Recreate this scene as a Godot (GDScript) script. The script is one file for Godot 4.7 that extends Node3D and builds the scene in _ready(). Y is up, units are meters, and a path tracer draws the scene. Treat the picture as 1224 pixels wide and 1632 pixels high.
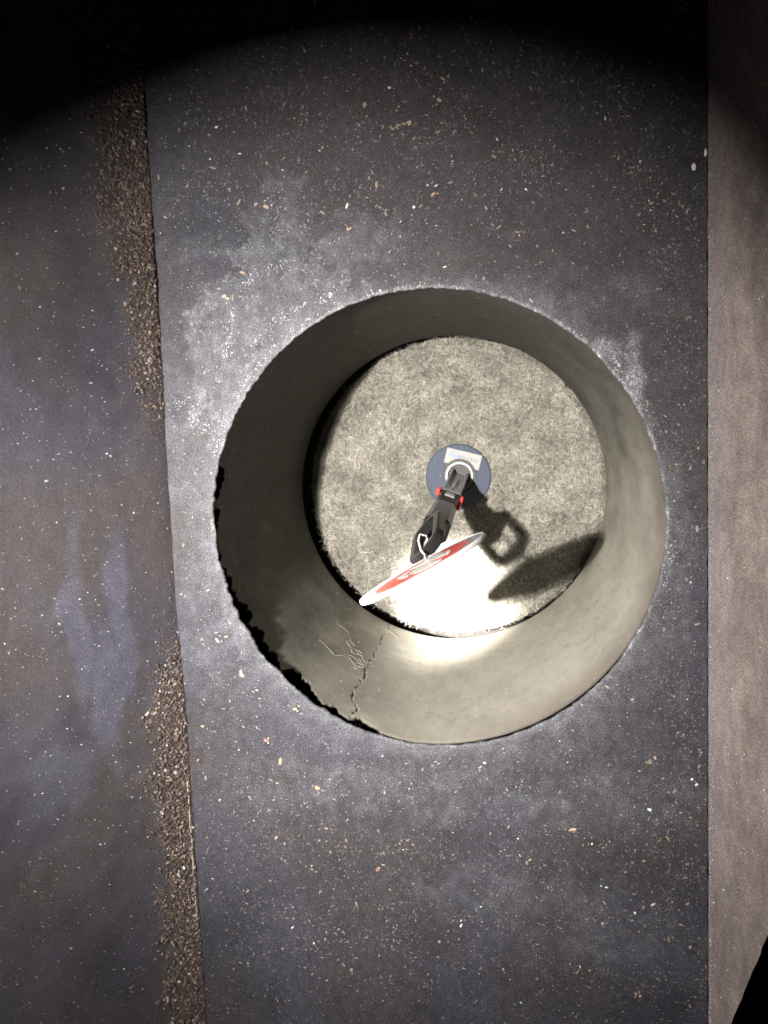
extends Node3D
# A look straight up at a sooty plate with a round flue hole closed by a felt plug.
# World: y is up. The plate's underside is y = 0, the hole is centred on the y axis.

const HOLE := 0.1253
const LAMP_AT := Vector3(-0.137, -0.4276, 0.052)
const HOT := Vector3(-0.0065, 0.243, -0.094)
const PLATE_L := -0.1512
const PLATE_R := 0.1440
const Z0 := -0.36
const Z1 := 0.36
const COL_C := Vector3(-0.0030, 0.0, 0.0015)
const COL_R := 0.1275

var rng := RandomNumberGenerator.new()
var nz := FastNoiseLite.new()
var nf := FastNoiseLite.new()
var used := {}

# ---------------------------------------------------------------- helpers
func numbered(called: String, parent: Node) -> String:
	var key := str(parent.get_instance_id()) + called
	var n: int = used.get(key, 0)
	used[key] = n + 1
	return called if n == 0 else "%s_%03d" % [called, n]

func put(called: String, mesh: Mesh, mat: Material, parent: Node = self) -> MeshInstance3D:
	var o := MeshInstance3D.new()
	o.name = numbered(called, parent)
	o.mesh = mesh
	o.material_override = mat
	parent.add_child(o, true)
	return o

func thing(called: String, label: String, category: String, at := Vector3.ZERO, group := "") -> Node3D:
	var o := Node3D.new()
	o.name = numbered(called, self)
	add_child(o, true)
	o.position = at
	o.set_meta("label", label)
	o.set_meta("category", category)
	if group:
		o.set_meta("group", group)
	return o

func std(c: Color, rough: float, metal := 0.0) -> StandardMaterial3D:
	var m := StandardMaterial3D.new()
	m.albedo_color = c.linear_to_srgb()
	m.roughness = rough
	m.metallic = metal
	m.cull_mode = BaseMaterial3D.CULL_DISABLED
	return m

func vcol(rough: float) -> StandardMaterial3D:
	var m := std(Color(1, 1, 1), rough)
	m.vertex_color_use_as_albedo = true
	return m

# sheet of (nu+1) x (nv+1) points; front side is dv x du
func sheet(nu: int, nv: int, pos: Callable, uv = null, col = null) -> ArrayMesh:
	var P := PackedVector3Array()
	var U := PackedVector2Array()
	var K := PackedColorArray()
	for j in nv + 1:
		for i in nu + 1:
			var p: Vector3 = pos.call(i, j)
			P.append(p)
			if uv != null:
				U.append(uv.call(p, i, j))
			if col != null:
				K.append(col.call(p, i, j))
	var I := PackedInt32Array()
	var w := nu + 1
	for j in nv:
		for i in nu:
			var a := j * w + i
			I.append_array([a, a + 1, a + w + 1, a, a + w + 1, a + w])
	var N := PackedVector3Array()
	N.resize(P.size())
	for t in range(0, I.size(), 3):
		var f := (P[I[t + 2]] - P[I[t]]).cross(P[I[t + 1]] - P[I[t]])
		for k in 3:
			N[I[t + k]] += f
	for i in N.size():
		N[i] = N[i].normalized()
	var arr := []
	arr.resize(Mesh.ARRAY_MAX)
	arr[Mesh.ARRAY_VERTEX] = P
	arr[Mesh.ARRAY_NORMAL] = N
	arr[Mesh.ARRAY_INDEX] = I
	if U.size():
		arr[Mesh.ARRAY_TEX_UV] = U
	if K.size():
		arr[Mesh.ARRAY_COLOR] = K
	var m := ArrayMesh.new()
	m.add_surface_from_arrays(Mesh.PRIMITIVE_TRIANGLES, arr)
	return m

func begin() -> SurfaceTool:
	var st := SurfaceTool.new()
	st.begin(Mesh.PRIMITIVE_TRIANGLES)
	return st

func finish(st: SurfaceTool) -> ArrayMesh:
	st.generate_normals()
	return st.commit()

# skin a list of equal rings; the middle of the whole lies inside
func skin(st: SurfaceTool, rings: Array, caps := true, smooth := -1, closed := false) -> void:
	var n: int = rings[0].size()
	var mid := Vector3.ZERO
	for p in rings[0]:
		mid += p / n
	var d := Vector3.ZERO
	for p in rings[mini(1, rings.size() - 1)]:
		d += p / n
	# find the turning sense from the first pair of rings that differs along the path
	var a0: Vector3 = rings[0][0]
	var sense := 1.0
	for r in range(rings.size() - 1):
		var c := Vector3.ZERO
		for p in rings[r]:
			c += p / n
		var e1: Vector3 = rings[r][1] - rings[r][0]
		var e2: Vector3 = rings[r + 1][0] - rings[r][0]
		var out_: Vector3 = (rings[r][0] + rings[r][1]) * 0.5 - c
		var s := e2.cross(e1).dot(out_)
		if absf(s) > 1e-14:
			sense = signf(s)
			break
	st.set_smooth_group(smooth)
	var last := rings.size() if closed else rings.size() - 1
	for r in last:
		var A: Array = rings[r]
		var B: Array = rings[(r + 1) % rings.size()]
		for i in n:
			var k := (i + 1) % n
			var q := [A[i], A[k], B[k], A[i], B[k], B[i]] if sense > 0 else [A[i], B[k], A[k], A[i], B[i], B[k]]
			for p in q:
				st.add_vertex(p)
	if caps and not closed:
		st.set_smooth_group(-1)
		for e in 2:
			var R: Array = rings[0] if e == 0 else rings[rings.size() - 1]
			var c := Vector3.ZERO
			for p in R:
				c += p / n
			for i in n:
				var k := (i + 1) % n
				if (e == 0) == (sense > 0):
					st.add_vertex(c); st.add_vertex(R[k]); st.add_vertex(R[i])
				else:
					st.add_vertex(c); st.add_vertex(R[i]); st.add_vertex(R[k])

func octagon(c: Vector3, u: Vector3, v: Vector3, a: float, b: float, ch: float) -> Array:
	var s := [[a - ch, b], [a, b - ch], [a, -b + ch], [a - ch, -b], [-a + ch, -b], [-a, -b + ch], [-a, b - ch], [-a + ch, b]]
	return s.map(func(q): return c + u * q[0] + v * q[1])

# tapered bar with chamfered edges from p to q; u = width direction
func bar(st: SurfaceTool, p: Vector3, q: Vector3, u: Vector3, a0: float, b0: float, a1: float, b1: float, ch := 0.0006) -> void:
	var d := (q - p).normalized()
	u = (u - d * u.dot(d)).normalized()
	var v := d.cross(u)
	skin(st, [octagon(p, u, v, a0 - ch, b0 - ch, ch * 0.6), octagon(p + d * ch, u, v, a0, b0, ch),
		octagon(q - d * ch, u, v, a1, b1, ch), octagon(q, u, v, a1 - ch, b1 - ch, ch * 0.6)])

# round tube along a path
func tube(st: SurfaceTool, pts: Array, r0: float, r1: float, sides := 6, closed := false) -> void:
	var rings := []
	var up := Vector3(0.31, 0.77, -0.55)
	for i in pts.size():
		var a: Vector3 = pts[maxi(i - 1, 0)] if not closed else pts[(i - 1 + pts.size()) % pts.size()]
		var b: Vector3 = pts[mini(i + 1, pts.size() - 1)] if not closed else pts[(i + 1) % pts.size()]
		var d := (b - a).normalized()
		var u := (up - d * up.dot(d)).normalized()
		up = u
		var v := d.cross(u)
		var r := lerpf(r0, r1, float(i) / maxi(1, pts.size() - 1))
		var ring := []
		for k in sides:
			var t := TAU * k / sides
			ring.append(pts[i] + (u * cos(t) + v * sin(t)) * r)
		rings.append(ring)
	skin(st, rings, true, 0, closed)

# turned shape round the y axis at c: profile of (radius, y)
func turned(st: SurfaceTool, c: Vector3, prof: Array, n := 64) -> void:
	st.set_smooth_group(0)
	for j in prof.size() - 1:
		st.set_smooth_group(j + 1)
		for i in n:
			var t0 := TAU * i / n
			var t1 := TAU * (i + 1) / n
			var f := func(k, t): return c + Vector3(cos(t) * prof[k].x, prof[k].y, sin(t) * prof[k].x)
			var a: Vector3 = f.call(j, t0)
			var b: Vector3 = f.call(j, t1)
			var d: Vector3 = f.call(j + 1, t0)
			var e: Vector3 = f.call(j + 1, t1)
			for p in [a, b, e, a, e, d]:
				st.add_vertex(p)

# flat polygon (Vector2 list) raised on a plane: origin o, axes u v, normal n
func plaque(st: SurfaceTool, poly: PackedVector2Array, o: Vector3, u: Vector3, v: Vector3, n: Vector3, h: float) -> void:
	st.set_smooth_group(-1)
	if Geometry2D.is_polygon_clockwise(poly):
		poly.reverse()
	var tri := Geometry2D.triangulate_polygon(poly)
	var at := func(q: Vector2, k: float): return o + u * q.x + v * q.y + n * k
	for t in range(0, tri.size(), 3):
		var a: Vector3 = at.call(poly[tri[t]], h)
		var b: Vector3 = at.call(poly[tri[t + 1]], h)
		var c: Vector3 = at.call(poly[tri[t + 2]], h)
		if (c - a).cross(b - a).dot(n) < 0:
			var x := b; b = c; c = x
		st.add_vertex(a); st.add_vertex(b); st.add_vertex(c)
	for i in poly.size():
		var k := (i + 1) % poly.size()
		var a: Vector3 = at.call(poly[i], 0.0)
		var b: Vector3 = at.call(poly[k], 0.0)
		var c: Vector3 = at.call(poly[k], h)
		var d: Vector3 = at.call(poly[i], h)
		for p in [a, c, b, a, d, c]:
			st.add_vertex(p)

func round_poly(p: PackedVector2Array, steps := 4) -> PackedVector2Array:
	var out_ := PackedVector2Array()
	var n := p.size()
	for i in n:
		for s in steps:
			out_.append(p[i].cubic_interpolate(p[(i + 1) % n], p[(i - 1 + n) % n], p[(i + 2) % n], float(s) / steps))
	return out_

# small lump with an irregular outline
func lump(seed_: int, flat := 0.6) -> ArrayMesh:
	var r := RandomNumberGenerator.new()
	r.seed = seed_
	var t := (1.0 + sqrt(5.0)) / 2.0
	var v := [Vector3(-1, t, 0), Vector3(1, t, 0), Vector3(-1, -t, 0), Vector3(1, -t, 0), Vector3(0, -1, t), Vector3(0, 1, t), Vector3(0, -1, -t), Vector3(0, 1, -t), Vector3(t, 0, -1), Vector3(t, 0, 1), Vector3(-t, 0, -1), Vector3(-t, 0, 1)]
	for i in 12:
		v[i] = v[i].normalized() * r.randf_range(0.6, 1.15) * Vector3(1, flat, 1)
	var f := [0, 11, 5, 0, 5, 1, 0, 1, 7, 0, 7, 10, 0, 10, 11, 1, 5, 9, 5, 11, 4, 11, 10, 2, 10, 7, 6, 7, 1, 8, 3, 9, 4, 3, 4, 2, 3, 2, 6, 3, 6, 8, 3, 8, 9, 4, 9, 5, 2, 4, 11, 6, 2, 10, 8, 6, 7, 9, 8, 1]
	var st := begin()
	st.set_smooth_group(-1)
	for k in range(0, f.size(), 3):
		st.add_vertex(v[f[k]]); st.add_vertex(v[f[k + 2]]); st.add_vertex(v[f[k + 1]])
	return finish(st)

func scatter(called: String, mesh: Mesh, mat: Material, xf: Array, cols: Array, parent: Node) -> MultiMeshInstance3D:
	var mm := MultiMesh.new()
	mm.transform_format = MultiMesh.TRANSFORM_3D
	mm.use_colors = true
	mm.mesh = mesh
	mm.instance_count = xf.size()
	for i in xf.size():
		mm.set_instance_transform(i, xf[i])
		mm.set_instance_color(i, cols[i])
	var o := MultiMeshInstance3D.new()
	o.name = numbered(called, parent)
	o.multimesh = mm
	o.material_override = mat
	o.set_meta("kind", "stuff")
	parent.add_child(o, true)
	return o

# ---------------------------------------------------------------- surfaces
func fine_noise(w: int, h: int, seed_: int, freq: float, oct: int) -> PackedByteArray:
	var f := FastNoiseLite.new()
	f.seed = seed_
	f.noise_type = FastNoiseLite.TYPE_SIMPLEX_SMOOTH
	f.frequency = freq
	f.fractal_octaves = oct
	f.fractal_gain = 0.6
	return f.get_image(w, h, false, false, true).get_data()

# colour map: tone(x, y) gives the low-frequency linear colour on a coarse raster, fine grain goes on top
func soot_map(w: int, h: int, div: int, tone: Callable, seed_: int, contrast: float) -> Array:
	var lo := Image.create(w / div, h / div, false, Image.FORMAT_RGB8)
	for j in h / div:
		for i in w / div:
			var c: Color = tone.call((i + 0.5) * div / w, (j + 0.5) * div / h)
			lo.set_pixel(i, j, c.linear_to_srgb())
	lo.resize(w, h, Image.INTERPOLATE_CUBIC)
	var d := lo.get_data()
	var a := fine_noise(w, h, seed_, 0.045, 3)
	var b := fine_noise(w, h, seed_ + 5, 0.30, 2)
	for i in w * h:
		var s := 1.0 + contrast * ((a[i] - 128) * 0.0014 + (b[i] - 128) * 0.0044)
		d[3 * i] = clampi(int(d[3 * i] * s), 0, 255)
		d[3 * i + 1] = clampi(int(d[3 * i + 1] * s), 0, 255)
		d[3 * i + 2] = clampi(int(d[3 * i + 2] * s), 0, 255)
	var img := Image.create_from_data(w, h, false, Image.FORMAT_RGB8, d)
	img.generate_mipmaps()
	var bump := PackedByteArray()
	bump.resize(w * h)
	for i in w * h:
		bump[i] = clampi((a[i] + 2 * b[i]) / 3, 0, 255)
	var bi := Image.create_from_data(w, h, false, Image.FORMAT_L8, bump)
	return [ImageTexture.create_from_image(img), ImageTexture.create_from_image(bi)]

func soot_material(maps: Array, rough: float, relief: float) -> StandardMaterial3D:
	var m := std(Color(1, 1, 1), rough)
	m.albedo_texture = maps[0]
	m.heightmap_enabled = true
	m.heightmap_texture = maps[1]
	m.heightmap_scale = relief
	m.metallic_specular = 0.28
	return m

func blob(x: float, z: float, cx: float, cz: float, rx: float, rz: float, edge: float) -> float:
	var q := Vector2((x - cx) / rx, (z - cz) / rz).length() + 0.75 * nf.get_noise_2d(x * 55, z * 55) + 0.12 * nf.get_noise_2d(x * 260 + 50, z * 260)
	return smoothstep(1.0 + edge, 1.0 - edge, q)

func hole_r(t: float) -> float:
	# measured outline with its ragged lower left edge
	var dg := rad_to_deg(t)
	var rag := smoothstep(70.0, 20.0, absf(wrapf(dg + 160.0, -180, 180)))
	var r := HOLE + 0.0013 * cos(2 * t + 2.6) - 0.0009 * cos(t) + 0.0006 * nf.get_noise_2d(cos(t) * 22, sin(t) * 22)
	r += (0.0004 + 0.0012 * rag) * nf.get_noise_2d(cos(t) * 11, sin(t) * 11 + 9)
	r += (0.00016 - 0.00010 * rag) * nf.get_noise_2d(cos(t) * 55, sin(t) * 55 + 9)
	return r

func plate_tone(u: float, v: float) -> Color:
	var x := lerpf(PLATE_L, PLATE_R, u)
	var z := lerpf(Z0, Z1, v)
	var n1 := nz.get_noise_2d(x * 12, z * 12)
	var n2 := nz.get_noise_2d(x * 40 + 7, z * 40)
	var base := Color(0.0245, 0.0238, 0.0300) * (1.0 + 0.35 * n1 + 0.15 * n2)
	# browner dusting up and to the right of the hole and lower down
	var brown := clampf(0.45 + 1.3 * nz.get_noise_2d(x * 9 + 31, z * 9 + 4) + 1.2 * blob(x, z, 0.02, 0.205, 0.08, 0.05, 0.6) + 0.8 * blob(x, z, 0.12, 0.06, 0.035, 0.09, 0.5), 0, 1)
	base = base.lerp(Color(0.0290, 0.0245, 0.0240) * (1.0 + 0.2 * n2), 0.6 * brown)
	# bluish grey ash film, partly painted light below the hole
	var film := 0.0
	film = maxf(film, 0.7 * blob(x, z, -0.078, 0.122, 0.042, 0.036, 0.10))
	film = maxf(film, 0.75 * blob(x, z, -0.112, 0.095, 0.022, 0.05, 0.15))
	film = maxf(film, 0.6 * blob(x, z, -0.078, 0.170, 0.016, 0.022, 0.3))
	film = maxf(film, 0.55 * blob(x, z, -0.035, 0.154, 0.022, 0.014, 0.3))
	film = maxf(film, 0.35 * blob(x, z, -0.125, 0.155, 0.020, 0.008, 0.5))
	film = maxf(film, 0.35 * blob(x, z, -0.136, 0.04, 0.020, 0.055, 0.5))
	film = maxf(film, 0.4 * blob(x, z, -0.132, -0.045, 0.016, 0.045, 0.5))
	film = maxf(film, 0.35 * blob(x, z, 0.04, -0.215, 0.05, 0.014, 0.6))
	film = maxf(film, 0.45 * blob(x, z, -0.02, -0.150, 0.075, 0.020, 0.7))  # light below the hole painted in as a paler band, here and next
	film = maxf(film, 0.4 * blob(x, z, 0.07, -0.155, 0.07, 0.018, 0.7))
	film = maxf(film, 0.30 * blob(x, z, 0.10, -0.24, 0.045, 0.014, 0.8))
	film = maxf(film, 0.4 * blob(x, z, 0.128, -0.03, 0.008, 0.05, 0.6))
	film = maxf(film, 0.35 * blob(x, z, 0.075, 0.115, 0.05, 0.012, 0.6))
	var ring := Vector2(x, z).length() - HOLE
	film = maxf(film, 0.55 * smoothstep(0.040, 0.0, ring + 0.012 * n1) * smoothstep(0.1, -0.6, z / maxf(ring + HOLE, 0.01) + 0.35 * x / maxf(ring + HOLE, 0.01)))  # whitish ring, with a halo of bounced light painted in below the hole
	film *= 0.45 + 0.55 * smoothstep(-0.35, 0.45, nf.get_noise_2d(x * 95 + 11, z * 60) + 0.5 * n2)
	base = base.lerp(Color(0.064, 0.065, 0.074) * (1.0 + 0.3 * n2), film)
	# pale mineral bloom along the rim and in a few crusts
	var r := Vector2(x, z).length()
	var t := atan2(z, x)
	var e := r - hole_r(t)
	var rim := smoothstep(0.010, 0.0, e + 0.006 * nf.get_noise_2d(x * 70, z * 70))
	base = base.lerp(Color(0.085, 0.086, 0.096), 0.3 * rim)
	var crust := 0.0
	crust = maxf(crust, 0.8 * blob(x, z, 0.107, 0.078, 0.0045, 0.015, 0.8))
	crust = maxf(crust, 0.8 * blob(x, z, 0.094, 0.090, 0.007, 0.004, 0.8))
	crust = maxf(crust, 0.8 * smoothstep(0.0016, 0.0, e + 0.0016 * nf.get_noise_2d(x * 120 + 70, z * 120)) * smoothstep(-0.25, 0.3, nf.get_noise_2d(x * 60, z * 60 + 40) + 0.4 * sin(t)))
	# frothy outline of the upper left bloom
	var q := blob(x, z, -0.078, 0.122, 0.042, 0.036, 0.10)
	crust = maxf(crust, 0.7 * smoothstep(0.05, 0.35, q) * smoothstep(0.95, 0.6, q) * smoothstep(-0.2, 0.4, nf.get_noise_2d(x * 500, z * 500)))
	q = blob(x, z, -0.062, 0.110, 0.034, 0.022, 0.10)
	crust = maxf(crust, 0.7 * smoothstep(0.05, 0.35, q) * smoothstep(0.95, 0.6, q) * smoothstep(-0.2, 0.4, nf.get_noise_2d(x * 500, z * 500)))
	crust = maxf(crust, 0.5 * blob(x, z, -0.128, 0.062, 0.010, 0.010, 0.6) * smoothstep(-0.2, 0.5, nf.get_noise_2d(x * 500, z * 500)))
	base = base.lerp(Color(0.24, 0.24, 0.265), crust * (0.25 + 0.5 * smoothstep(-0.1, 0.5, nf.get_noise_2d(x * 700, z * 700 + 9))))
	return base

func left_tone(u: float, v: float) -> Color:
	# u: 0 at the bottom of the slope, 1 at the corner with the plate
	var s := (1.0 - u) * 0.2
	var z := lerpf(Z0, Z1, v)
	var n1 := nz.get_noise_2d(s * 14 + 60, z * 10)
	var n2 := nz.get_noise_2d(s * 40 + 90, z * 36)
	var base := Color(0.0225, 0.0210, 0.0265) * (1.0 + 0.35 * n1 + 0.15 * n2)
	base = base.lerp(Color(0.0275, 0.0235, 0.0230), clampf(0.5 + 1.6 * nz.get_noise_2d(s * 8 + 12, z * 8 + 3), 0, 1) * 0.7)
	var film := 0.0
	film = maxf(film, 0.8 * smear(s, z, 0.060, -0.045, 0.007, 0.055))
	film = maxf(film, 0.9 * smear(s, z, 0.036, -0.045, 0.007, 0.045))
	film = maxf(film, 0.9 * smear(s, z, 0.046, -0.085, 0.010, 0.04))
	film = maxf(film, 0.5 * smear(s, z, 0.075, -0.125, 0.020, 0.02))
	film = maxf(film, 0.4 * smear(s, z, 0.09, 0.085, 0.01, 0.02))
	base = base.lerp(Color(0.040, 0.041, 0.058), film * 0.6)
	var grit := grit_here(s, z)
	return base.lerp(Color(0.030, 0.023, 0.019), 0.6 * grit)

func smear(x: float, z: float, cx: float, cz: float, rx: float, rz: float) -> float:
	var q := Vector2((x - cx + 0.006 * nz.get_noise_2d(z * 14, 5.0)) / rx, (z - cz) / rz).length() + 0.6 * nz.get_noise_2d(x * 34, z * 26)
	return smoothstep(1.25, 0.55, q)

func grit_here(s: float, z: float) -> float:
	# the gritty band along the corner, s metres down the slope
	var w := 0.020 + 0.014 * smoothstep(0.05, 0.2, z) + 0.006 * smoothstep(-0.06, -0.16, z)
	var k := smoothstep(0.02, 0.14, z) + smoothstep(-0.035, -0.11, z)
	return clampf(k, 0.06, 1.0) * smoothstep(w + 0.008, w - 0.014, s + 0.012 * nf.get_noise_2d(s * 40, z * 40))

func right_tone(u: float, v: float) -> Color:
	var s := u * 0.1
	var z := lerpf(Z0, Z1, v)
	var n1 := nz.get_noise_2d(s * 22 + 160, z * 14)
	var n2 := nz.get_noise_2d(s * 60 + 90, z * 45)
	var base := Color(0.128, 0.106, 0.100) * (1.0 + 0.35 * n1 + 0.2 * n2)
	# swirling streaks
	var sw := sin(260.0 * (s + 0.02 * nz.get_noise_2d(s * 10, z * 9)) + 5.0 * nz.get_noise_2d(s * 5 + 3, z * 7))
	base *= 1.0 + 0.07 * sw
	return base.lerp(Color(0.115, 0.102, 0.106), 0.6 * blob(s, z, 0.0, -0.05, 0.014, 0.25, 0.7))

# ---------------------------------------------------------------- the scene
func _ready() -> void:
	rng.seed = 4711
	nz.seed = 3
	nz.frequency = 1.0
	nz.noise_type = FastNoiseLite.TYPE_SIMPLEX_SMOOTH
	nz.fractal_octaves = 4
	nf.seed = 8
	nf.frequency = 1.0
	nf.noise_type = FastNoiseLite.TYPE_SIMPLEX_SMOOTH
	nf.fractal_octaves = 3

	# camera: held about 43 cm under the plate, looking up and leaning ten degrees
	var cam := Camera3D.new()
	cam.name = "camera"
	cam.fov = rad_to_deg(2.0 * atan(816.0 / 1250.0))
	cam.near = 0.01
	cam.far = 20.0
	var bx := Vector3(0.989495, 0.138702, -0.040757)
	var by := Vector3(0.026711, 0.101663, 0.994460)
	cam.transform = Transform3D(Basis(bx, by, bx.cross(by)).orthonormalized(), Vector3(0.0349, -0.4276, 0.0491))
	var lens := CameraAttributesPhysical.new()
	lens.frustum_focal_length = 12.0 / (816.0 / 1250.0)
	lens.frustum_focus_distance = 0.50
	lens.exposure_aperture = 11.0
	cam.attributes = lens
	add_child(cam)
	cam.current = true

	var env := Environment.new()
	env.background_mode = Environment.BG_COLOR
	env.background_color = Color.BLACK
	env.tonemap_mode = Environment.TONE_MAPPER_LINEAR
	env.tonemap_exposure = 1.0
	env.sdfgi_enabled = true
	env.ssao_enabled = true
	env.ssil_enabled = true
	var we := WorldEnvironment.new()
	we.name = "environment"
	we.environment = env
	add_child(we)

	build_torch()
	build_plate()
	build_left_wall()
	build_right_wall()
	build_collar()
	build_upper_pipe()
	build_plug()
	build_tag()
	build_threads()

func build_torch() -> void:
	# the torch that lights the place: a small bright die deep in a dark-lined head
	var axis := (HOT + Vector3(-0.030, 0, -0.014) - LAMP_AT).normalized()
	var basis_ := Basis.looking_at(axis, Vector3(0, 0, 1))
	var warm := Color(1.0, 0.98, 0.95)
	for k in 3:
		# three stacked emitters: each is cut off by the head's mouth at a slightly different angle
		var die := AreaLight3D.new()
		die.name = "torch_emitter_light_%d" % k
		die.area_size = Vector2(0.0028, 0.0028)
		die.area_normalize_energy = true
		die.light_energy = [0.24, 0.23, 0.23][k]
		die.light_color = warm
		die.area_range = 4.0
		die.shadow_enabled = true
		die.transform = Transform3D(basis_, LAMP_AT + axis * [0.0021, -0.0009, -0.0039][k])
		add_child(die)
	for s in [["torch_corona_light", 31.0, 1.0, 1.0, Vector3(-0.02, 0, -0.004)], ["torch_hotspot_light", 5.0, 1.0, 21.0, Vector3(0.004, 0, -0.003)]]:
		var l := SpotLight3D.new()
		l.name = s[0]
		l.spot_angle = s[1]
		l.spot_angle_attenuation = s[2]
		l.spot_range = 4.0
		l.spot_attenuation = 2.0
		l.light_energy = s[3]
		l.light_size = 0.004
		l.light_color = warm
		l.shadow_enabled = true
		l.transform = Transform3D(Basis.looking_at((HOT + s[4] - LAMP_AT).normalized(), Vector3(0, 0, 1)), LAMP_AT)
		add_child(l)
	var t := thing("torch", "dark hand torch held below the left of the hole, pointing up into it", "torch", LAMP_AT)
	t.basis = Basis(basis_.x, -basis_.z, basis_.y)      # its own y axis is the beam
	var black := std(Color(0.012, 0.012, 0.013), 0.6)
	var st := begin()
	turned(st, Vector3.ZERO, [Vector2(0.0240, 0.030), Vector2(0.0218, 0.030), Vector2(0.0216, -0.012), Vector2(0.0, -0.012)])
	turned(st, Vector3.ZERO, [Vector2(0.0240, 0.030), Vector2(0.0240, -0.010), Vector2(0.0130, -0.026), Vector2(0.0, -0.026)])
	put("head", finish(st), black, t)
	st = begin()
	turned(st, Vector3.ZERO, [Vector2(0.0, -0.026), Vector2(0.0120, -0.027), Vector2(0.0120, -0.110), Vector2(0.0108, -0.112), Vector2(0.0, -0.112)])
	put("body", finish(st), black, t)
	var glow := std(Color(0.8, 0.8, 0.7), 0.5)
	glow.emission_enabled = true
	glow.emission = Color(1.0, 0.96, 0.88)
	glow.emission_energy_multiplier = 2.0
	st = begin()
	turned(st, Vector3.ZERO, [Vector2(0.0026, -0.012), Vector2(0.0026, -0.0055), Vector2(0.0, -0.0055)], 24)
	put("diode", finish(st), glow, t)

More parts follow.
